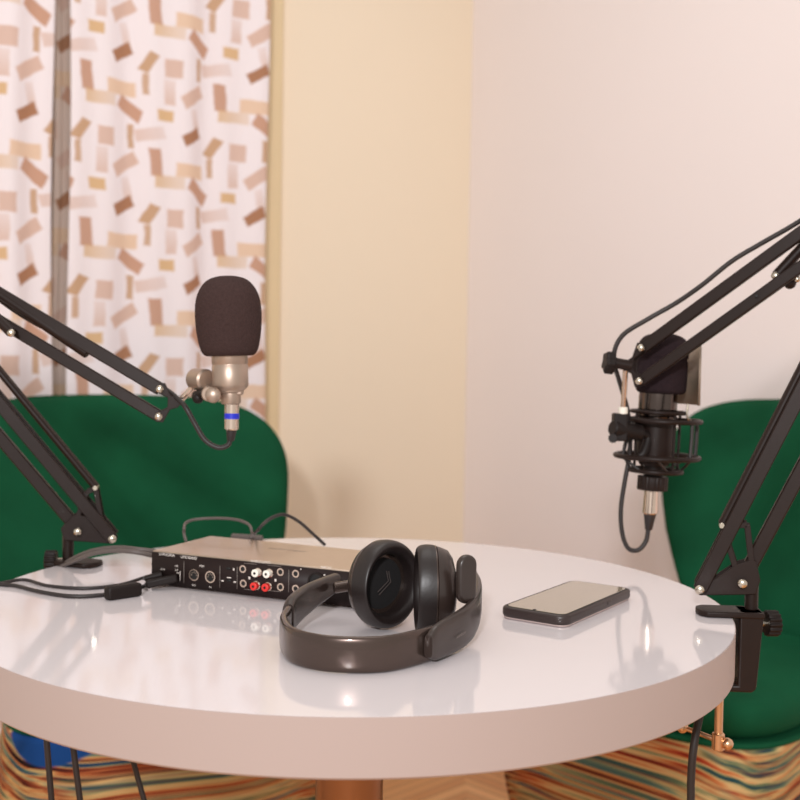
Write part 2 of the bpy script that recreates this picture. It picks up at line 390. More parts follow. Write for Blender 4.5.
# ------------------------------------------------------------------ chairs
def sq(t, e): return math.copysign(abs(t)**e, t)
def make_chair(pos, rz, label, bw, bshift=0., taper=.76, body_mat='stripe', ht=.51):
    root = thing('upholstered_chair', label, 'chair', (0, 0, 0), None)
    # backrest: padded shield, widest two thirds up, tapering to the seat
    def back_pt(r, th, side):
        ex = .42
        X = r*sq(math.cos(th), ex); Z = r*sq(math.sin(th), ex*1.05)
        h = (Z+1)/2
        wdt = bw/2*(taper+(1-taper)*math.sin(min(1, h*1.3)*PI/2))*(1-.03*max(0, h-.8)/.2)
        x = X*wdt + bshift; z = .40 + ht*h + .012*(1-X*X)*h
        thick = .036*(1-r**7)**.5 if r < 1 else 0
        y = .235 + .09*h - .10*(X*X)*(.4+.6*h) + side*(thick+.004)
        y -= .010*math.sin(h*9+X*2)*math.exp(-((h-.28)/.25)**2)*(1-r**4)*(side < 0)
        return (x, y, z)
    n, k = 96, 22; vs = []; fs = []
    for side in (-1, 1):
        for j in range(k+1):
            r = math.sin(j/k*PI/2)
            for i in range(n): vs.append(back_pt(r, 2*PI*i/n, side))
    m = (k+1)*n
    for s_ in (0, 1):
        for j in range(k):
            for i in range(n):
                q = (i+1) % n; fs.append((s_*m+j*n+i, s_*m+j*n+q, s_*m+(j+1)*n+q, s_*m+(j+1)*n+i))
    for i in range(n):
        q = (i+1) % n; fs.append((k*n+i, k*n+q, m+k*n+q, m+k*n+i))
    bk = MB().add(vs, fs).build('backrest', M['velvet'], root, angle=80)
    MB().tube([back_pt(1, 2*PI*i/64, 0) for i in range(64)], .0045, 8, 2, True).build('piping', M['velvet'], bk)
    # seat cushion
    def puff(z0, z1, wx, wy, ex, yc, bul=.02, rnd=.03, shrink=0.):
        vs = []; n = 96
        rings = []
        K = 8
        for j in range(K+1):
            a = -PI/2+PI*j/K
            rings.append((1-(rnd/wx)*(1-math.cos(a)), (z0+z1)/2+(z1-z0)/2*math.sin(a)))
        for q in (.8, .55, .3, .05, 0): rings.append((q, z1+bul*(1-q*q)))
        rings = [(q, z0) for q in (0, .6)]+rings
        for q, z in rings:
            for i in range(n):
                t = 2*PI*i/n
                sh = 1-shrink*(z1-z)/(z1-z0) if z < z1 else 1
                vs.append((q*wx*sq(math.cos(t), ex)*sh, yc+q*wy*sq(math.sin(t), ex)*sh, z))
        fs = []
        for j in range(len(rings)-1):
            for i in range(n):
                q = (i+1) % n; fs.append((j*n+i, j*n+q, (j+1)*n+q, (j+1)*n+i))
        return MB().add(vs, fs)
    puff(.405, .475, .275, .275, .5, 0, .025, .03).build('seat_cushion', M['velvet'], root, angle=80)
    puff(.396, .406, .279, .279, .5, 0, .0, .005).build('seat_welt', M['velvet'], root, angle=80)
    # printed body
    n = 128; rows = 30; vs = []; uvs = []; fs = []
    for j in range(rows+1):
        h = j/rows; z = .13+.267*h
        gr = .93+.09*math.sin(h*PI*.75)
        for i in range(n):
            t = 2*PI*i/n; vs.append((.277*gr*sq(math.cos(t), .42), .277*gr*sq(math.sin(t), .42), z))
    for j in range(rows):
        for i in range(n):
            q = (i+1) % n; fs.append((j*n+i, j*n+q, (j+1)*n+q, (j+1)*n+i))
    fs.append(tuple(range(n))[::-1]); fs.append(tuple(rows*n+i for i in range(n)))
    me = bpy.data.meshes.new('body'); me.from_pydata(vs, [], fs)
    ul = me.uv_layers.new(name='UVMap')
    for p in me.polygons:
        p.use_smooth = True
        for li in p.loop_indices:
            vi = me.loops[li].vertex_index; x, y, z = vs[vi]; i = vi % n
            if i == 0 and any((me.loops[l].vertex_index % n) == n-1 for l in p.loop_indices): i = n
            ul.data[li].uv = (i/n*2.1 + rz, z + .018*math.sin(i/n*2*PI*3+rz*4))
    me.materials.append(M[body_mat]); bo = bpy.data.objects.new('body', me); C.objects.link(bo); bo.parent = root
    for sx in (-1, 1):
        for sy in (-1, 1):
            MB().cyl((sx*.19, sy*.19, 0), (sx*.175, sy*.175, .14), .012, .02).build('leg', M['leg'], root)
    root.location = pos; root.rotation_euler = (0, 0, rz); return root
cl = make_chair((CAM.x-.43, CAM.y+2.03, 0), math.radians(15), 'green velvet chair behind the left microphone arm, in front of the printed curtain', .70, -.09, .88, 'stripe_blue')
cr = make_chair((CAM.x+.547, CAM.y+2.06, 0), math.radians(-42), 'green velvet chair behind the right microphone arm, in front of the plain wall', .52, .085, .5, ht=.525)

# ------------------------------------------------------------------ microphone arm stands
def screw(p, n, r, parent, name='screw', m=None, h=.004):
    n = Vector(n).normalized(); b = MB()
    b.lathe([(r, 0), (r, h*.45), (r*.75, h*.85), (r*.3, h), (0, h)], frame(p, n), 16)
    return b.build(name, m or M['screw'], parent)
def knurl(p, ax, r, l, parent, name='knob', teeth=14, m=None):
    poly = []
    for i in range(teeth*4):
        t = 2*PI*i/(teeth*4); rr = r*(1 if i % 4 < 2 else .87); poly.append((rr*math.cos(t), rr*math.sin(t)))
    return MB().prism(poly, l, frame(p, ax)).build(name, m or M['blackp'], parent, bevel=.0008, angle=25)

def arm_stand(label, base, inward, base_d, px, sgn):
    """base: foot of the post on the clamp; inward: direction to table centre; px: measured joints"""
    root = thing('boom_stand', label, 'microphone stand', base)
    inward = Vector(inward).normalized(); side = Vector((-inward.y, inward.x, 0)); up = Vector((0, 0, 1))
    R3 = Matrix((inward, side, up)).transposed()
    e = px['e']                               # distance from post axis to the table edge (outer face), along inward
    tz = TZ+.0005
    # C clamp
    cm = MB()
    rr = px['rear']; x_ = px.get('ext', 0)
    plate = [(-rr, -.018), (e+.0, -.018), (e+.030+x_, -.018), (e+.037+x_, -.011), (e+.039+x_, 0), (e+.037+x_, .011), (e+.030+x_, .018), (-rr, .018)]
    cl_root = MB().prism(plate, .006, Matrix.Translation((base.x, base.y, tz)) @ R3.to_4x4()).build('clamp', M['black'], root, bevel=.0015)
    body = [(-rr, .006), (e-.003, .006), (e-.003, -.070), (e+.02, -.070), (e+.02, -.077), (-rr+.010, -.077), (-rr+.006, -.073)]
    mxx = Matrix((inward, up, -side)).transposed().to_4x4(); mxx.translation = Vector((base.x, base.y, tz)) + side*.016
    MB().prism(body, .032, mxx).build('clamp_body', M['black'], cl_root, bevel=.002)
    pc = Vector((base.x, base.y, 0))
    s0 = pc + inward*(e+.012)
    MB().cyl(s0+up*(tz-.139), s0+up*(TZ-TH-.006), .0042).build('clamp_screw', M['brass'], cl_root)
    MB().cyl(s0+up*(TZ-TH-.006), s0+up*(TZ-TH-.0005), .011).build('clamp_pad', M['blackp'], cl_root)
    hd = Vector(px['tbar']); hp0 = s0+up*(tz-.133)
    MB().cyl(hp0-up*.010, hp0+up*.008, .0065).build('screw_collar', M['brass'], cl_root)
    hb = MB().cyl(hp0-hd*.010, hp0+hd*.040, .0026); hb.build('screw_handle', M['brass'], cl_root)
    for q in (hp0-hd*.010, hp0+hd*.040): MB().sphere(q, .0062).build('handle_ball', M['brass'], cl_root)
    # side locking knob
    kd = Vector(px['kdir']).normalized(); k0 = pc+kd*px['kst']
    k0.z = TZ+px.get('kz', -.004)
    MB().cyl(k0, k0+kd*.016, .0035).build('lock_screw', M['screw'], cl_root)
    knurl(k0+kd*.014, kd, .0135, .013, cl_root, 'clamp_knob')
    # post
    MB().cyl((base.x, base.y, tz+.006), (base.x, base.y, px['ptop'].z), .0068).build('post', M['black'], root)
    # bracket on the post: two cheek plates between both pivots and the spring anchor
    n = px['n']                               # normal of the arm's plane, towards the camera
    A, B, S = px['A'], px['B'], px['S']       # A far pivot, B pivot by the post, S spring anchor
    dAB = (B-A).normalized(); Mp = px['Mp']; M2 = px['M2']; S2 = px['S2']
    def cheek(off):
        mx = frame(B+n*off, n, A-B); inv = mx.inverted(); P = []
        for h in [A-dAB*.006, A-up*.007, B-up*.012-dAB*.004, px['ptop']+dAB*.004-up*.010, px['ptop']+dAB*.008+up*.004, M2+dAB*.004, M2+up*.002, Mp+up*.003, Mp-dAB*.006, A+dAB*.010+up*.006, A+up*.006]:
            q = inv @ h; P.append((q.x, q.y))
        return MB().prism(P, .0022, mx)
    g = px.get('gap', .016)
    for off in (-g/2-.002, g/2):
        ck = cheek(off).build('pivot_bracket', M['black'], root, bevel=.0008)
        MB().bar(S+n*(off+.001), Mp-up*.006+n*(off+.001), .006, .002, dAB).build('bracket_leg', M['black'], ck, bevel=.0005)
        MB().bar(S2+n*(off+.001), M2-up*.006+n*(off+.001), .006, .002, dAB).build('bracket_leg', M['black'], ck, bevel=.0005)
        MB().bar(S+n*(off+.001), S2+n*(off+.001), .006, .002, up).build('bracket_link', M['black'], ck, bevel=.0005)
    w = px['w']; T1, T2 = px['T1'], px['T2']; E1, E2 = px['E1'], px['E2']
    for off in (-g/2-.005, g/2+.005):
        MB().bar(A+n*off, E1+n*off, w, .004, (E1-A).cross(n)).build('lower_bar', M['black'], root, bevel=.001)
    MB().bar(B, E2, g*.72, w, n).build('lower_bar', M['black'], root, bevel=.0015)
    # lower springs
    ld = (E1-A).normalized()
    sp_end = S.lerp(S+ld*(E1-A).length, .62)
    for off in (-.0055, .0055):
        MB().cyl(S+n*off, sp_end+n*off, .0042).build('spring_sleeve', M['black'], root)
    MB().cyl(S-n*(g/2+.004), S+n*(g/2+.006), .003).build('spring_pin', M['screw'], root)
    for p in (A, B):
        MB().cyl(p-n*(g/2+.008), p+n*(g/2+.008), .0032).build('pivot_pin', M['black'], root)
        screw(p+n*(g/2+.006), n, .0052, root)
    # elbow
    Q = [E1, E2, T1+px['off1'], T2+px['off2']]
    U1, U2 = px['U1'], px['U2']               # upper bars' start at the elbow
    el = MB(); mx = frame(E1, n, E2-E1); inv = mx.inverted()
    hp = [inv @ q for q in (E1, E2, U2, U1)]
    cx = sum(q.x for q in hp)/4; cy = sum(q.y for q in hp)/4
    hp = sorted(hp, key=lambda q: math.atan2(q.y-cy, q.x-cx))
    P = [(cx+(q.x-cx)*1.3, cy+(q.y-cy)*1.3) for q in hp]
    for off in (-g/2-.009, g/2+.0075):
        MB().prism(P, .002, mx @ Matrix.Translation((0, 0, off))).build('elbow_plate', M['black'], root, bevel=.0008)
    for q in (E1, E2, U1, U2):
        MB().cyl(q-n*(g/2+.01), q+n*(g/2+.01), .003).build('elbow_pin', M['screw'], root)
    # upper bars
    tn = px['tn']; n = tn
    MB().bar(U1, T1, g*.7, w, n).build('upper_bar', M['black'], root, bevel=.0015)
    MB().bar(U2, T2, g*.7, w*.92, n).build('upper_bar', M['black'], root, bevel=.0015)
    for q in px['usp']:
        MB().cyl(q[0], q[1], .0062).build('spring_sleeve', M['black'], root)
        if len(q) < 3: screw(q[1]+n*.005, n, .0045, root, 'spring_screw')
    # tip bracket
    K = px['K']
    dT = (T1-T2).normalized()
    ou = (K-(T1+T2)/2).normalized()
    mx = frame(K-n*.0, n, ou); inv = mx.inverted()
    hull = []
    for q in (T1+dT*.006, T1+dT*.007+ou*.005, T1.lerp(K, .6)+dT*.002, K+dT*.006, K+ou*.006, K-dT*.006, T2.lerp(K, .6)-dT*.002, T2-dT*.007+ou*.005, T2-dT*.006-ou*.003, T2+dT*.003-ou*.005, T2.lerp(K, .45)+dT*.003, T1.lerp(K, .45)-dT*.003, T1-dT*.003-ou*.005):
        r_ = inv @ q; hull.append((r_.x, r_.y))
    for off in (-g/2-.001, g/2-.001):
        MB().prism(hull, .0025, mx @ Matrix.Translation((0, 0, off))).build('tip_bracket', M['black'], root, bevel=.0006)
    for q in (T1, T2):
        MB().cyl(q-n*(g/2+.001), q+n*(g/2+.002), .003).build('pivot_pin', M['black'], root)
        screw(q+n*(g/2+.0015), n, .0046, root)
    return root

def solve_parallel(T1, T2, U1): return U1 + (T2-T1)

# ---- right arm
bR = Vector((.417, -.055, TZ)); dA = 1.134
nR = Vector((-.28, -1, .0)).normalized()
A = onplane(700, 587, bR, nR); B = onplane(742, 581, bR, nR); S = onplane(722, 524, bR, nR)
B2 = onplane(752, 572, bR, nR)
brk = dict(Mp=onplane(737, 565, bR, nR), M2=onplane(752, 560, bR, nR), S2=onplane(747, 524, bR, nR))
E1 = onplane(903, 190, bR, nR); E2 = E1 + (B2-A)
T1 = at(643, 348, 1.33); T2 = at(641, 381, 1.33); K = onplane(628, 366, T1, Vector((-.47, -.88, 0)).normalized())
U1 = E1 + Vector((.00, .02, .02)); U1 = at(893, 166, 1.20); U2 = U1 + (T2-T1)
arm_px = dict(e=.0178, tbar=(-.80, .55, .15), kdir=(.97, .1, 0), kz=-.008, **brk, ptop=Vector((bR.x, bR.y, B.z-.002)), n=nR, A=A, B=B, S=S,
              E1=E1, E2=E2, T1=T1, T2=T2, U1=U1, U2=U2, K=K, w=.0145, off1=Vector(), off2=Vector(), tn=Vector((-.47, -.88, 0)).normalized(), kst=.002, rear=.010, gap=.016, usp=[])
ud = (U1-T1).normalized()
sA = at(776, 276, 1.265); sB = at(850, 196, 1.235)
arm_px['usp'] = [(sB, sA)]
armR = arm_stand('black spring arm clamped to the right edge of the table, holding the shock-mounted microphone', bR, (-1, .08, 0), dA, arm_px, 1)
MB().sphere(at(790, 283, 1.262), .007).build('spring_hook', M['black'], armR)
screw(at(797, 279, 1.255), nR, .004, armR, 'spring_screw')
for q in ((756.5, 296), (766, 288)):
    MB().cyl(at(q[0], q[1], 1.264), at(q[0], q[1], 1.257), .0016).build('adjust_hole', M['hole'], armR)
# ball-lock knob at the tip and the slim steel shaft down to the mount
kn = at(611, 362, 1.33)
poly = []
for i in range(48):
    t = 2*PI*i/48; rr = .0125*(1+.14*math.cos(5*t)); poly.append((rr*math.cos(t), rr*math.sin(t)))
MB().prism(poly, .012, frame(kn-Vector((.008, 0, 0)), (1, .1, -.1))).build('tip_knob', M['blackp'], armR, bevel=.0025, seg=3, angle=50)
MB().cyl(kn, at(632, 366, 1.33), .0065).build('tip_joint', M['black'], armR)
MB().cyl(at(625.5, 370, 1.33), at(623, 411, 1.345), .0032).build('steel_shaft', M['silver'], armR)

# ---- left arm
U1R = U1.copy()
bL = onz(68, 564, TZ); 
inL = Vector((-bL.x, -bL.y, 0)).normalized()
nL = Vector((.18, -1, 0)).normalized()
A = onplane(113, 537, bL, nL); B = onplane(79, 530, bL, nL); S = onplane(96, 487, bL, nL); B2 = onplane(71, 524, bL, nL)
brkL = dict(Mp=onplane(103, 520, bL, nL), M2=onplane(77, 515, bL, nL), S2=onplane(87, 492, bL, nL))
E1 = onplane(-150, 222, bL, nL); E2 = E1+(B2-A)
T1 = at(160, 389, 1.27); T2 = at(159, 416, 1.27); K = onplane(178, 402, T1, nL)
U1 = at(-148, 206, 1.30); U2 = U1+(T2-T1)
rr_ = math.hypot(bL.x, bL.y)
arm_px = dict(e=rr_-R+.001, tbar=(-.9, .3, 0), kdir=(-.95, -.1, 0), kz=.004, **brkL, ptop=Vector((bL.x, bL.y, B.z-.002)), n=nL, A=A, B=B, S=S,
              E1=E1, E2=E2, T1=T1, T2=T2, U1=U1, U2=U2, K=K, w=.0150, off1=Vector(), off2=Vector(), tn=nL, kst=.0, rear=.012, ext=.012, gap=.016,
              usp=[(at(-70, 252, 1.28), at(12, 333, 1.262)), (at(-60, 254, 1.29), at(88, 354, 1.277), 0)])
armL = arm_stand('black spring arm clamped to the far left edge of the table, holding the foam-topped microphone', bL, inL, 1.36, arm_px, -1)
# steel thumbscrew link at its tip
MB().cyl(at(179, 402, 1.268), at(200, 379, 1.262), .0036).build('steel_link', M['silver'], armL)
MB().cyl(at(194, 379, 1.27), at(207, 380, 1.25), .0125).build('tip_disc', M['nickel'], armL)

# ------------------------------------------------------------------ left microphone
dM = 1.25
def col(u, v, d=dM): return at(u, v, d)
foot = col(231, 430)
micL = thing('condenser_microphone', 'champagne-coloured microphone with a rounded grey foam cap and blue-ringed plug', 'microphone', foot)
s = dM/F
axis = (col(229, 300)-col(232, 400)).normalized()
mz = frame(col(231, 402), axis)
def L_(prof): return [(r*s, z*s) for r, z in prof]
fp = [(0, 46), (19, 46), (25, 47.5), (29, 54), (32, 70), (33, 88), (31.5, 103), (27, 114), (20, 121.5), (11, 125), (0, 126)]
fps = spline([Vector((r, z, 0)) for r, z in fp], 5)
MB().lathe(L_([(max(p.x, 0), p.y) for p in fps]), mz, 48).build('foam_cover', M['foam'], micL, angle=80)
MB().lathe(L_([(0, 12), (14, 12), (17.3, 15), (18, 17), (18, 36.2), (17.4, 37), (17.4, 38), (18, 38.8), (18, 50), (17, 51), (0, 51)]), mz, 48).build('body', M['nickel'], micL)
MB().lathe(L_([(0, -2), (9, -2), (10, 0), (10, 9), (13, 10), (13.5, 12.5), (0, 12.5)]), mz, 32).build('base_cap', M['nickel'], micL)
MB().cyl(col(222, 372, dM-.0162), col(222, 372, dM-.0172), .0012).build('switch_dot', M['hole'], micL)
# mount
clamp = MB().cyl(col(214, 394), col(208, 394, dM-.02), .0085).cyl(col(210, 395), col(231, 394), .0055).cyl(col(201, 381, 1.262), col(212, 394, 1.245), .0045)
clamp.build('mount_clamp', M['nickel'], micL)
MB().sphere(col(213, 395, dM-.022), .009, (1, .7, 1)).build('thumb_wheel', M['nickel'], micL)
MB().cyl(col(196, 396, 1.26), col(206, 393, 1.24), .006).sphere(col(198, 398, 1.25), .0065).build('mount_pivot', M['blackp'], micL)
MB().box(col(236, 391), (.016, .016, .009)).build('mount_block', M['nickel'], micL, bevel=.002)
px1 = MB().cyl(col(232, 403), col(231.5, 430), 7.2*s, 7.0*s).build('plug', M['silver'], micL)
MB().cyl(col(231.9, 413.2), col(231.8, 418.8), 7.5*s, bev=.0002).build('colour_ring', M['bluering'], px1)
MB().cyl(col(231.5, 430), col(230.5, 441), 5.2*s, 3.8*s).build('plug_boot', M['cable'], px1)
ext = [col(230.5, 438), col(228, 445), col(218, 447.5), col(205, 440), col(195, 424), col(186, 408), col(178, 399, 1.262), col(160, 386, 1.28)]
down = [T1+Vector((0, .012, -.004)).lerp(Vector((0, .012, -.004)), 0), T1.lerp(U1, .2)+Vector((0, .014, -.004)), T1.lerp(U1, .45)+Vector((0, .014, -.012)), T1.lerp(U1, .7)+Vector((0, .014, -.002)), U1+Vector((-.03, .014, .01)), U1+Vector((-.07, .014, -.08)), U1+Vector((-.08, .014, -.5)), Vector((U1.x-.09, U1.y+.014, .006))]
tag(MB().tube(ext+down[1:], .0029, 12, 6).build('microphone_cable', M['cable'], None, loc=col(205, 440)), 'black cable looping under the left microphone and along its arm', 'cable')

# ------------------------------------------------------------------ right microphone
dN = 1.38; s = dN/F
def cn(u, v, d=dN): return at(u, v, d)
micR = thing('condenser_microphone', 'black microphone in a round shock mount with a bunched dark foam cap', 'microphone', cn(650, 515))
axis = (cn(659, 380)-cn(652, 490)).normalized()
mz = frame(cn(652.5, 485), axis)
fp = [(0, 92), (20, 92), (25, 94), (26.5, 99), (26.5, 122), (25.6, 126), (27, 131), (26, 141), (20.5, 148.5), (10, 152), (0, 152.5)]
fps = spline([Vector((r, z, 0)) for r, z in fp], 4)
MB().lathe(L_([(max(p.x, 0), p.y) for p in fps]), mz @ Matrix.Translation((4*s, 0, 0)), 48, 1, .92).build('foam_cover', M['foamd'], micR, angle=80)
MB().lathe(L_([(0, 20), (14, 20), (17.5, 26), (18, 32), (18, 68), (0, 68)]), mz, 48).build('body', M['black'], micR)
MB().lathe(L_([(0, 68), (18.6, 68), (19, 70), (19, 92), (0, 92)]), mz, 48).build('grille_collar', mat('dark_chrome', (92, 82, 78), .18, metal=1.), micR)
MB().lathe(L_([(0, 8), (9, 8), (10, 20), (0, 20)]), mz, 32).build('lower_neck', M['blackp'], micR)
poly = []
for i in range(72):
    t = 2*PI*i/72; rr = 15.2*s*(1 if i % 3 else .95); poly.append((rr*math.cos(t), rr*math.sin(t)))
MB().prism(poly, 14*s, mz @ Matrix.Translation((0, 0, -5*s))).build('knurled_ring', M['black'], micR, bevel=.001, angle=50)
px2 = MB().cyl(cn(651.5, 489), cn(650, 514), 7.0*s, 7.6*s).build('plug', M['silver'], micR)
MB().cyl(cn(650, 513.5), cn(648.5, 530), 6.2*s, 3.6*s).build('plug_boot', M['cable'], px2)
# shock mount: rings and elastic posts
sm = thing('shock_mount', 'black wire ring shock mount gripping the right microphone', 'shock mount', cn(650, 470))
def ring(u, v, ru, rv, r=.0026, tilt=0, name='hoop'):
    c = cn(u, v); pts = [c + Vector((ru*s*math.cos(t), ru*s*.95*math.sin(t), ru*s*math.cos(t)*tilt)) for t in [2*PI*i/40 for i in range(40)]]
    return MB().tube(pts, r, 10, 2, True).build(name, M['black'], sm)
ring(658, 412, 26, 0, .0026, -.03); ring(663, 420.5, 37, 0, .0030, -.02); ring(657, 456.5, 41, 0, .0032, -.02); ring(655, 470.5, 26, 0, .0030, -.04)
for k, a_ in enumerate((.35, 1.9, 3.6, 5.2)):
    c1 = cn(658, 412); c4 = cn(655, 470)
    o_ = Vector((26*s*math.cos(a_), 24*s*math.sin(a_), 0))
    MB().cyl(c1+o_, c4+o_, .0018).build('cage_post', M['black'], sm)
for a_ in (.15, -.9, 2.3, 3.3):
    o1 = Vector((36*s*math.cos(a_), 34*s*math.sin(a_), 0)); o2 = Vector((38*s*math.cos(a_), 36*s*math.sin(a_), 0))
    MB().tube([cn(663, 420)+o1, cn(661, 437)+o1*1.02+Vector((.001, 0, 0)), cn(659, 456)+o2], .0024, 8, 5).build('elastic_band', M['cable'], sm)
for t in range(6):
    a_ = t*PI/3+.3; o1 = Vector((39*s*math.cos(a_), 37*s*math.sin(a_), 0)); o2 = Vector((25*s*math.cos(a_+.5), 24*s*math.sin(a_+.5), 0))
    MB().cyl(cn(657, 456.5)+o1, cn(655, 470)+o2, .0016).build('elastic_band', M['cable'], sm)
MB().cyl(cn(655, 421), cn(654.6, 426), 20.5*s).build('inner_collar', M['black'], sm)
MB().box(cn(619.5, 427, 1.35), (.017, .02, .034)).build('swivel_block', M['blackp'], sm, bevel=.002)
MB().cyl(at(623, 414, 1.345), at(623, 407, 1.345), .0058).build('white_collar', M['white'], sm)
MB().cyl(cn(612, 428, 1.343), cn(641, 433, 1.36), .010).build('swivel_drum', M['blackp'], sm)
MB().tube([cn(640, 433, 1.36), cn(648, 437, 1.365), cn(644, 452, 1.36), cn(640, 456, 1.36)], .006, 10, 5).build('swivel_bracket', M['blackp'], sm)
knurl(cn(613, 438, 1.337), (-.2, -1, 0), .006, .006, sm, 'swivel_knob', 10)
# curved metal pop shield behind the foam
vs = []; fs = []; n_ = 24
cS = cn(664, 372); 
for j in range(2):
    z = cn(690, 405 if j == 0 else 346).z
    for i in range(n_+1):
        a_ = -.45+1.6*i/n_; vs.append((cS.x+.0445*math.cos(a_), cS.y+.05*math.sin(a_), z))
for i in range(n_): fs.append((i, i+1, n_+2+i, n_+1+i))
ps = thing('pop_shield', 'small curved metal wind shield beside the right microphone foam', 'pop shield', cn(688, 410))
o = MB().add(vs, fs).build('shield_plate', mat('satin_shield', (150, 132, 116), .45, metal=.35), ps); so = o.modifiers.new('solidify', 'SOLIDIFY'); so.thickness = .0025
MB().tube([cn(688, 404, 1.362), cn(687, 416, 1.362), cn(692, 423, 1.368)], .0015, 8, 5).build('shield_rod', M['screw'], ps)
ext = [cn(648.5, 527), cn(646, 541), cn(638, 550), cn(628, 548), cn(622, 532), cn(621, 508), cn(625, 480), cn(630, 452), cn(629, 428, 1.37), cn(627, 408, 1.36), cn(619, 380, 1.35),
       cn(613.5, 358, 1.34), cn(622, 336, 1.335), cn(648, 319, 1.325), cn(676, 303, 1.315), cn(702, 285, 1.30), cn(732, 261, 1.285), cn(762, 243, 1.27), cn(800, 221, 1.25), cn(850, 187, 1.22), U1R+Vector((.03, 0, .02)), U1R+Vector((.07, 0, -.08)), U1R+Vector((.08, 0, -.5)), Vector((U1R.x+.09, U1R.y, .006))]
tag(MB().tube(ext, .0029, 12, 6).build('microphone_cable', M['cable'], None, loc=cn(628, 548)), 'black cable looping below the right microphone and over its arm', 'cable')

# ------------------------------------------------------------------ audio interface
P0 = Vector((-.229, .045, TZ)); du = Vector((.915, -.403, 0)).normalized(); dv = Vector((-du.y, du.x, 0)); nf = -dv
BW, BD, BH, BZ = .285, .118, .040, .0025
ai = thing('audio_interface', 'black rack-style audio interface with rear sockets, lying behind the headphones', 'audio interface', tuple(P0+du*BW/2+dv*BD/2))
Rb = Matrix((du, dv, Vector((0, 0, 1)))).transposed()
def bp(x, y, z): return P0+du*x+dv*y+Vector((0, 0, z))
MB().box(bp(BW/2, BD/2+.001, BZ+(BH-BZ)/2), (BW, BD-.002, BH-BZ), Rb).build('case', M['box'], ai, bevel=.0012)
pn = MB().box(bp(BW/2, .0002, BZ+(BH-BZ)/2-.0005), (BW-.002, .002, BH-BZ-.002), Rb).build('socket_panel', M['panel'], ai)
for x in (.02, BW-.02):
    for y in (.02, BD-.02):
        MB().cyl(bp(x, y, 0.0003), bp(x, y, BZ+.0005), .006).build('rubber_foot', M['blackp'], ai)
def pp(u, v, out=0.): return onplane(u, v, bp(0, -.0009, 0), nf) + nf*out
pmx = lambda p: frame(p, nf, du)
def pl(u, v, w, h, m=None, name='printed_mark'):     # small printed block
    return MB().box(pp(u, v, .0002), (w, h, .0003), pmx(pp(u, v)).to_3x3()).build(name, m or M['print'], pn)
def jack(u, v, r=.0042, m=None):
    p = pp(u, v)
    j = MB().lathe([(r*.62, 0), (r*.62, .0016), (r, .0016), (r, 0)], pmx(p), 24).build('jack_socket', m or M['silver'], pn)
    MB().cyl(p, p+nf*.0012, r*.62, bev=.0001).build('socket_hole', M['hole'], j)
def rca(u, v, c):
    p = pp(u+2.3, v-.3)
    j = MB().lathe([(.0048, 0), (.0048, .002), (.0036, .003), (0, .003)], pmx(p), 24).build('phono_socket', M['silver'], pn)
    MB().lathe([(.0026, .003), (.0040, .003), (.0042, .0085), (.0032, .009), (.0012, .0088), (.0011, .003)], pmx(p), 24).build('phono_insert', c, j)
    MB().cyl(p+nf*.0084, p+nf*.0094, .0014, bev=.0001).build('socket_hole', M['hole'], j)
for u, v in ((243.5, 568.8), (244, 583.2), (281, 571.8), (281.2, 586.8), (296.3, 573.5), (296.3, 588.5)): jack(u, v)
for u, v in ((256.5, 572.3), (267.8, 573.2)): rca(u, v, M['white'])
for u, v in ((255, 585.4), (266.5, 586.6)): rca(u, v, M['red'])
for u, v in ((194.5, 574.8), (210.8, 576.8)):
    p = pp(u, v); r = .0066
    j = MB().lathe([(r*.78, 0), (r*.78, .0014), (r, .0014), (r, 0)], pmx(p), 32).build('midi_socket', M['silver'], pn)
    MB().cyl(p, p+nf*.0008, r*.78, bev=.0001).build('socket_face', M['hole'], j)
    for k in range(5):
        a_ = PI*(k/4); q = p+du*(.0032*math.cos(a_))+Vector((0, 0, .0032*math.sin(a_)))
        MB().cyl(q, q+nf*.0014, .0006, bev=.0001, n=8).build('contact_hole', M['nickel'], j)
p = pp(317, 582); r = .0105
j = MB().lathe([(r*.8, 0), (r*.8, .002), (r, .002), (r, 0)], pmx(p), 32).build('large_socket', M['blackp'], pn); MB().cyl(p, p+nf*.001, r*.8, bev=.0001).build('socket_hole', M['hole'], j)
for u, v in ((184, 572), (220, 576.5), (237.3, 578), (288.8, 581)): pl(u, v, .0006, .024, M['printd'], 'printed_line')
for u, v in ((228.5, 568.5), (229, 580.5)): pl(u, v, .0050, .0024, M['hole'], 'slide_switch')
for u, v, w, h in ((233.8, 569.5, .0016, .0026), (229, 577.6, .0055, .0010), (222.6, 580.8, .003, .0014), (234.8, 582, .003, .0014), (249.5, 578, .0024, .0028), (275.5, 580.3, .0024, .0028), (324.5, 575, .002, .0016), (301, 569.2, .0012, .0012), (180.2, 576, .0006, .011), (178, 573, .004, .0007)): pl(u, v, w, h)
for (u0, v0, u1, v1) in ((244, 563.2, 257, 564.2), (268, 565.3, 281, 566.3), (244, 589, 256, 590.3), (268, 590.5, 281, 591.6)):
    a_ = pp(u0, v0, .0001); b2 = pp(u1, v1, .0001); MB().bar(a_, b2, .0005, .0003, (0, 0, 1)).build('printed_line', M['printd'], pn)
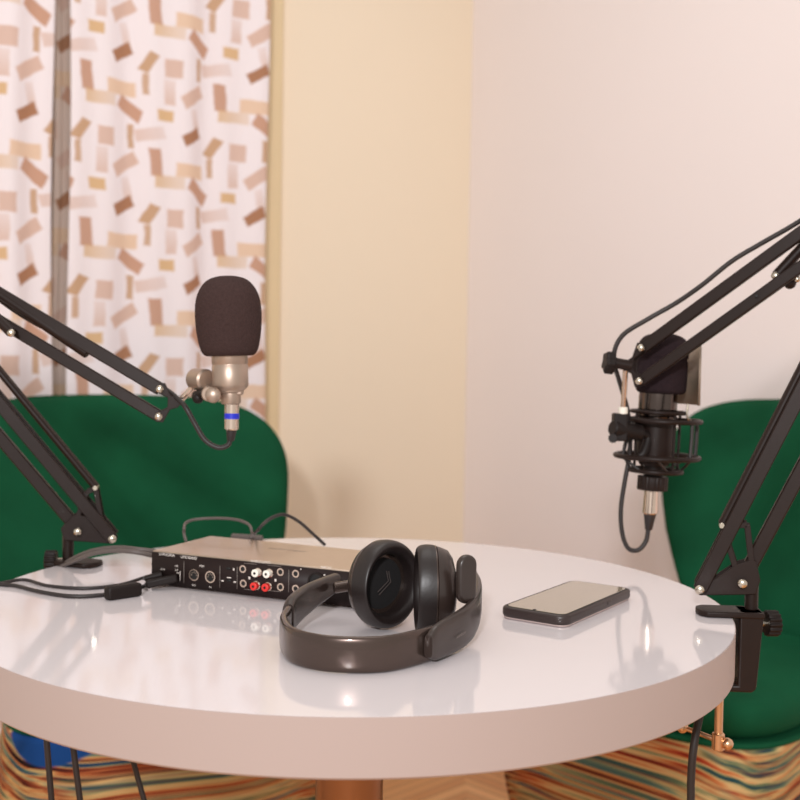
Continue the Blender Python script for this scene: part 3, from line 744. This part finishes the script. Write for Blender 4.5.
def text(body, p, size, mx, m, parent, name='lettering', length=None, depth=.0001):
    cu = bpy.data.curves.new(name, 'FONT'); cu.body = body; cu.size = 1; cu.extrude = 0; cu.align_x = 'CENTER'; cu.align_y = 'CENTER'
    t = bpy.data.objects.new('tmp', cu); C.objects.link(t); dg = bpy.context.evaluated_depsgraph_get(); dg.update()
    me = bpy.data.meshes.new_from_object(t.evaluated_get(dg)); bpy.data.objects.remove(t); me.name = name
    xs = [v.co.x for v in me.vertices]; w = max(xs)-min(xs); sx = (length/w) if length else size
    T = mx @ Matrix.Diagonal((sx, size, 1, 1)); base = Vector(parent['_o']) if '_o' in parent else Vector(ai['_o'])
    me.transform(Matrix.Translation(-base) @ T); me.materials.clear(); me.materials.append(m)
    o = bpy.data.objects.new(name, me); C.objects.link(o); o.parent = parent; return o
for body, u, v, size, ln in (('U-PHORIA', 167, 554.8, .0034, .021), ('UMC404HD', 189, 557.7, .0034, .021), ('MIDI', 202, 566.2, .0026, .0062), ('OUT', 194, 585.2, .0022, .005), ('IN', 210.3, 587, .0022, .0028),
                             ('USB', 176.5, 566, .0022, .0042), ('DC IN', 163, 569.3, .0022, .0055), ('2.0', 176.5, 570, .0022, .004), ('PLAYBACK OUTPUTS', 260.8, 561.9, .0030, .024), ('MAIN OUT', 326.2, 567.6, .0030, .0125)):
    text(body, None, size*1.3, pmx(pp(u, v, .0003)), M['print'], pn, length=ln)
# faint badge on the lid
q = onz(288, 550, TZ+BH); 
text('behringer', None, .009, frame(Vector((q.x, q.y, TZ+BH+.0002)), (0, 0, 1), du), M['printd'], ai, 'lid_badge', length=.05)

# cables on the table ------------------------------------------------------
def drop(p, dx): return [Vector((p.x+dx*1.6, p.y, .006)), Vector((p.x+dx*1.3, p.y, .12)), Vector((p.x+dx*1.2, p.y, p.z-.15)), Vector((p.x+dx*.7, p.y, p.z-.02))]
def tz(u, v, r): q = onz(u, v, TZ+r); return Vector((q.x, q.y, TZ+r+.0003))
ub = pp(175, 577, .004)
pA = drop(tz(-48, 590, .002), -.03) + [tz(-30, 587, .002), tz(0, 583.5, .002), tz(24, 580, .002), tz(48, 586, .002), tz(85, 588.5, .002), tz(120, 585, .002), Vector(tz(145, 581, .002))+Vector((0, 0, .004)), pp(152, 576.5, .014)]
ca1 = thing('power_cable', 'thin black power cable running from the table edge into the interface', 'cable', tuple(pA[7]))
MB().tube(pA, .0019, 10, 8).build('cord', M['cable'], ca1)
a_ = pp(162, 574.5); MB().cyl(pA[-1], a_+nf*.0005, .0034, .0042).build('plug', M['blackp'], ca1)
pB = drop(tz(-40, 590, .0022), -.04) + [tz(-28, 588, .0022), tz(-10, 584.5, .0022), tz(15, 586, .0022), tz(40, 592, .0022), tz(72, 596.5, .0022), tz(108, 594.5, .0022), tz(139, 589, .0022)+Vector((0, 0, .001)), tz(150, 586, .0022)+Vector((0, 0, .003)), pp(158, 581, .022)]
ca2 = thing('usb_cable', 'black cable with a boxy ferrite block near the interface', 'cable', tuple(pB[7]))
MB().tube(pB, .0022, 10, 8).build('cord', M['cable'], ca2)
a0, a1 = onz(106, 594, TZ+.007), onz(140, 589, TZ+.007)
fz = (a1-a0).normalized(); MB().bar(a0+Vector((0, 0, .0003)), a1+Vector((0, 0, .0003)), .0145, .0125, (0, 0, 1)).build('ferrite_block', M['blackp'], ca2, bevel=.003, seg=3)
MB().bar(a0.lerp(a1, .1)+Vector((0, 0, .0072)), a0.lerp(a1, .9)+Vector((0, 0, .0072)), .0012, .009, (0, 0, 1)).build('ferrite_latch', M['blackp'], ca2, bevel=.0004)
e_ = pp(178, 577.5)
MB().bar(pp(158, 581, .022), e_+nf*.001, .009, .009, (0, 0, 1)).build('plug', M['blackp'], ca2, bevel=.002)
# two grey leads leaving the box's left end over the table edge by the left clamp
for k, (nm, lb, dz) in enumerate((('left_lead', 'upper grey cable curving from the box over the clamp', 0), ('', 'lower grey cable curving from the box over the clamp', 1))):
    if k == 0: pts = [bp(-.0005, .06, .026), at(140, 549.5, 1.27), at(118, 547.5, 1.285), at(95, 550, 1.30), at(76, 557, 1.325), at(60, 567, 1.35), at(48, 580, 1.40), at(34, 640, 1.42)]
    else: pts = [bp(-.0005, .045, .020), at(138, 552.5, 1.255), at(112, 551, 1.265), at(90, 554.5, 1.28), at(72, 562, 1.32), at(55, 570, 1.35), at(43, 584, 1.40), at(28, 650, 1.42)]
    pts += [Vector((pts[-1].x-.13, pts[-1].y+.01, .42)), Vector((pts[-1].x-.16, pts[-1].y+.01, .006))]
    o = MB().tube(pts, .0026, 10, 8).build('signal_cable', M['cableg'], None, loc=pts[3]); tag(o, lb, 'cable')
# leads standing up behind the box
pts = [onz(186, 541, TZ+.003), at(184, 532, 1.34), at(187, 522, 1.36), at(205, 518.5, 1.37), at(232, 519, 1.36), at(248, 524, 1.345), at(252, 533, 1.33), onz(251, 538, TZ+.004)]
pts = [p if p.z > TZ+.003 else Vector((p.x, p.y, TZ+.003)) for p in pts]
tag(MB().tube(pts, .0018, 10, 8).build('signal_cable', M['cableg'], None, loc=pts[0]), 'thin grey cable arching in a low loop behind the interface', 'cable')
pts = [onz(250, 538, TZ+.003), at(257, 531, 1.32), at(268, 520, 1.34), at(283, 514.5, 1.36), at(298, 521, 1.37), at(312, 533, 1.375), at(325, 545, 1.38), at(345, 566, 1.41)]
pts = [p if p.z > TZ+.003 else Vector((p.x, p.y, TZ+.003)) for p in pts[:7]]
tag(MB().tube(pts, .0020, 10, 8).build('signal_cable', M['cable'], None, loc=pts[0]), 'black cable arching highest behind the interface lid', 'cable')
a0, a1 = onz(232, 537.2, TZ+.006), onz(262, 539.2, TZ+.006)
tag(MB().cyl(a0, a1, .0055).build('cable_plug', M['cableg'], None, loc=(a0+a1)/2), 'grey plug lying behind the back edge of the interface', 'plug')

# cables hanging under the table
def hang(pts, r, label, m=None):
    t = pts[0].copy(); t.z = TZ-TH+.002+r*0; e = pts[-1].copy()
    pts = [t]+pts+[Vector((e.x, e.y, .12)), Vector((e.x+.03, e.y+.05, .006)), Vector((e.x+.08, e.y+.2, .006))]
    tag(MB().tube(pts, r, 10, 8).build('hanging_cable', m or M['cable'], None, loc=pts[0]), label, 'cable')
hang([at(701, 705, 1.14), at(694, 745, 1.13), at(691, 780, 1.13), at(690, 840, 1.13)], .0042, 'thick black cable hanging under the right side of the table')
hang([at(44.5, 700, 1.2), at(47, 745, 1.2), at(51.5, 800, 1.2), at(56, 860, 1.2)], .0034, 'black cable hanging under the table across the middle of the blue patch')
hang([at(68, 700, 1.2), at(73, 745, 1.2), at(80, 800, 1.2), at(88, 860, 1.2)], .0034, 'black cable hanging under the table along the right end of the blue patch')
hang([at(122, 715, 1.2), at(131.5, 755, 1.2), at(144, 800, 1.2), at(160, 860, 1.2)], .0030, 'black slanted cable under the table, the hanging cable nearest the bronze column from the left')

# ------------------------------------------------------------------ phone
ph_a, ph_b, ph_c = onz(498.5, 605.8, TZ+.0125), onz(566, 616.5, TZ+.0125), onz(606, 584, TZ+.0125)
dx = (ph_b-ph_a).normalized(); W_ = (ph_b-ph_a).length
dy = Vector((-dx.y, dx.x, 0)); Lp = abs((ph_c-ph_b).dot(dy))
pc = ph_a+dx*W_/2+dy*Lp/2; pc.z = TZ
ph = thing('smartphone', 'smartphone lying face up in a dark case with a thin screen bezel', 'phone', tuple(pc))
mx = frame(pc, (0, 0, 1), dx)
MB().prism(rrect(W_-.003, Lp-.003, .010), .0022, mx @ Matrix.Translation((0, 0, .0003))).build('case_base', M['pclear'], ph, bevel=.0008)
MB().prism(rrect(W_, Lp, .012), .0105, mx @ Matrix.Translation((0, 0, .0018))).build('case', M['pcase'], ph, bevel=.003, seg=3)
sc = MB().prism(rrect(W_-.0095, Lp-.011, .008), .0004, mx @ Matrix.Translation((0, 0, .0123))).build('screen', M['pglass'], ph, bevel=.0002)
MB().prism(rrect(W_-.0060, Lp-.007, .010), .0003, mx @ Matrix.Translation((0, 0, .0121))).build('bezel', M['hole'], ph)
MB().cyl(mx @ Vector((0, -Lp/2+.0066, .0123)), mx @ Vector((0, -Lp/2+.0066, .0130)), .0018, bev=.0001).build('camera_notch', M['hole'], sc)
MB().box(mx @ Vector((W_/2+.0001, Lp*.12, .008)), (.0012, .012, .003), mx.to_3x3()).build('side_button', M['pcase'], ph, bevel=.0005)

# ------------------------------------------------------------------ headphones
hp = thing('headphones', 'brown-black over-ear headphones lying on the table between interface and phone', 'headphones', (.04, -.17, TZ))
def ribbon(path, hw, th, zc, name, m, parent, rnd=.6, ends=None, sub=8):
    """band standing on edge: path of (x, y[, zc, half height]) ; th = thickness"""
    P = []
    for p in path: P.append(Vector((p[0], p[1], p[2] if len(p) > 2 else zc)))
    Hs = [Vector((p[3] if len(p) > 3 else hw, 0, 0)) for p in path]
    S_ = spline(P, sub); HH = spline(Hs, sub); n = len(S_)
    sec = []; k = 20
    for i in range(k):
        a_ = 2*PI*i/k; sec.append((sq(math.cos(a_), .7), sq(math.sin(a_), .38)))
    vs = []; fs = []
    for i, p in enumerate(S_):
        t = (S_[min(i+1, n-1)]-S_[max(i-1, 0)]); t.z = 0; t.normalize(); nn = Vector((t.y, -t.x, 0)); h = HH[i].x
        for (a_, b2) in sec: vs.append(p+nn*(a_*th/2)+Vector((0, 0, b2*h)))
    for i in range(n-1):
        for j in range(k):
            q = (j+1) % k; fs.append((i*k+j, i*k+q, (i+1)*k+q, (i+1)*k+j))
    fs.append(tuple(range(k))[::-1]); fs.append(tuple((n-1)*k+i for i in range(k)))
    return MB().add(vs, fs).build(name, m, parent, angle=60)
def T(u, v, z): q = onz(u, v, TZ+z); return (q.x, q.y)
# headband centreline at mid height
hb = [T(288, 623, .017), T(283.5, 632, .016), T(292, 645, .0155), T(318, 652.5, .0155), T(350, 655, .0155), T(385, 654, .0155), T(415, 648, .0155), T(440, 639, .0165), T(458, 628, .019)]
ribbon([(x, y, TZ+.0158+(.003 if i == len(hb)-1 else 0)+(.002 if i == 0 else 0)) for i, (x, y) in enumerate(hb)], .0152, .0075, 0, 'headband', M['hpband'], hp)
ribbon([(x, y-0+.0055, TZ+.0160) for x, y in hb[1:-1]], .0135, .007, 0, 'headband_pad', M['hppad'], hp)
# right slider housing: wide rounded end wrapping up to the cup
rs = [T(427, 646, .0165), T(436, 642, .017), T(463, 625, .022), T(474, 611, .027), T(476, 594, .033), T(470, 580, .038), T(462, 572, .042)]
zs = [.017, .0185, .022, .028, .035, .041, .045]; hs = [.0095, .0155, .0178, .0165, .0135, .010, .006]
rs_o = ribbon([(rs[i][0]+.001, rs[i][1]-.004, TZ+zs[i], hs[i]) for i in range(7)], .015, .0085, 0, 'slider_housing', M['hp'], hp)
pA_ = Vector((rs[1][0]+.001, rs[1][1]-.004, TZ+zs[1])); pB_ = Vector((rs[2][0]+.001, rs[2][1]-.004, TZ+zs[2]))
tt = (pB_-pA_); nn_ = Vector((tt.y, -tt.x, 0)).normalized(); lt_ = pA_.lerp(pB_, .66)+nn_*.0060-Vector((0, 0, .002))
def lettering_later(): return text('soundcore', None, .0042, frame(lt_, nn_, tt), M['printd'], rs_o, 'lettering', length=.017)
# left slider arm
ls = [T(288, 619, .02), T(292, 611, .024), T(304, 600, .028), T(320, 590, .032), T(336, 581, .036)]
ls_o = ribbon([(ls[i][0], ls[i][1], TZ+(.019, .023, .027, .031, .035)[i], (.0150, .0155, .0145, .012, .0088)[i]) for i in range(5)], .012, .011, 0, 'slider_housing', M['hp'], hp)
MB().cyl(Vector((*T(334, 586, .036), TZ+.034)), Vector((*T(352, 585, .036), TZ+.036)), .0055).build('hinge_pin', M['hpband'], ls_o)
def cup(c, ax, name_lbl, rx=.036, rz=.0432, back=.024, padt=.017, pad=True, roll=0.):
    """c: centre of the pad face; ax: direction the pad faces"""
    ax = Vector(ax).normalized(); upv = Vector((0, 0, 1)); mx = frame(c, ax, upv.cross(ax))
    # local x across, y up
    sx_, sy_ = rx/rz, 1.
    rt = Matrix.Rotation(roll, 4, 'Z')
    prof = [(0, -back-padt), (.020, -back-padt), (.031, -back-padt+.003), (.0375, -padt-back*.62), (.0405, -padt-back*.25), (.0415, -padt-.001), (.040, -padt), (0, -padt)]
    S2 = rz/.0432
    sh = MB().lathe([(r*S2, z) for r, z in prof], mx @ rt, 64, sx_, 1).build('ear_cup', M['hp'], hp, angle=50)
    MB().lathe([(r*S2, z) for r, z in [(.0385, -padt-.0002), (.0425, -padt), (.0425, -padt+.0022), (.0385, -padt+.0024)]], mx @ rt, 64, sx_, 1).build('rim', M['hpband'], sh)
    pr = [Vector((.0425, -padt+.001, 0)), Vector((.0432, -padt*.55, 0)), Vector((.0420, -.003, 0)), Vector((.0388, 0, 0)), Vector((.0345, -.0012, 0)), Vector((.0308, -.006, 0)), Vector((.0300, -.014, 0)), Vector((.0302, -padt+.001, 0))]
    pr = spline(pr, 5)
    pad = MB().lathe([(p.x*S2, p.y) for p in pr], None, 64, sx_, 1)
    for v in pad.v:                          # the opening is wider across than it is tall
        f_ = min(1, max(0, (.0432-math.hypot(v.x/sx_, v.y)/S2)/.0132)); v.x *= 1+.20*f_; v.y *= 1-.03*f_
    pad.v = [mx @ rt @ v for v in pad.v]
    pad.build('ear_pad', M['hppad'], sh, angle=80)
    ms = MB().lathe([(.0305*S2, -padt+.0022), (0, -padt+.0035)], mx @ rt, 48, sx_*1.2, .97).build('driver_cloth', M['hpmesh'], sh)
    return mx, sh, ms
axL = Vector((.75, -.66, .04)); cL = at(394, 585, 1.045)
mxL, shL, msL = cup(cL, axL, 'l', rx=.0405, rz=.0425, back=.014, padt=.019)
# stitched mark on the driver cloth
def lm(x, y): return mxL @ Vector((x, y, -.0148))
MB().tube([lm(.006, .011), lm(.0085, .001), lm(-.007, -.0075)], .0007, 6, 1).tube([lm(.009, .0105), lm(.0118, -.0005), lm(-.005, -.0105)], .0007, 6, 1).build('side_mark', M['mark'], msL)
axR = Vector((-1, -.06, .0)); cR = at(416, 590, 1.032)
mxR, shR, msR = cup(cR, axR, 'r', rx=.036, rz=.0432, back=.019, padt=.018)
# right yoke between housing and cup
yk = [at(459, 560, 1.02), at(468, 557, 1.01), at(475, 568, 1.0), at(477, 590, .995)]
MB().cyl(at(455, 585, 1.03), at(470, 583, 1.025), .012).build('hinge_drum', M['hpmesh'], rs_o)
yn = Vector((.55, -.83, 0)).normalized(); yc = at(466, 579, 1.0)
MB().prism(rrect(.0200, .0450, .0098), .0085, frame(yc-yn*.004, yn, Vector((0, 0, 1)).cross(yn))).build('yoke', M['hp'], rs_o, bevel=.003, seg=3)
lettering_later()


# ------------------------------------------------------------------ light
def area(name, loc, target, size, power, colr, shape='DISK'):
    l = bpy.data.lights.new(name, 'AREA'); l.shape = shape; l.size = size; l.energy = power; l.color = colr
    o = bpy.data.objects.new(name, l); C.objects.link(o); o.location = loc
    o.rotation_euler = (Vector(target)-Vector(loc)).to_track_quat('-Z', 'Y').to_euler(); return o
kp = Vector((CAM.x-.24, CAM.y-1.05, CAM.z+.60))
area('key_light', kp, (0, 1.2, .8), .17, 44, (.98, .98, 1))
area('overhead_fill', (0, .3, 2.5), (0, .3, 0), 1.2, 7, (1, .95, .92))  # unseen lamp added overhead as soft fill
w = bpy.data.worlds.new('world'); bpy.context.scene.world = w; w.use_nodes = True
w.node_tree.nodes['Background'].inputs[0].default_value = (1, .94, .87, 1); w.node_tree.nodes['Background'].inputs[1].default_value = .70

# ------------------------------------------------------------------ camera
cd = bpy.data.cameras.new('camera'); cam = bpy.data.objects.new('camera', cd); C.objects.link(cam)
cam.matrix_world = Matrix.Translation(CAM) @ RM.to_4x4()
cd.sensor_width = 36; cd.lens = 36*F/800; cd.clip_start = .02
cd.dof.use_dof = True; cd.dof.focus_distance = 1.02; cd.dof.aperture_fstop = 7
sc_ = bpy.context.scene; sc_.camera = cam
sc_.view_settings.view_transform = 'Standard'; sc_.view_settings.look = 'None'; sc_.view_settings.exposure = 0; sc_.view_settings.gamma = 1
for o in list(bpy.data.objects):
    if '_o' in o: del o['_o']
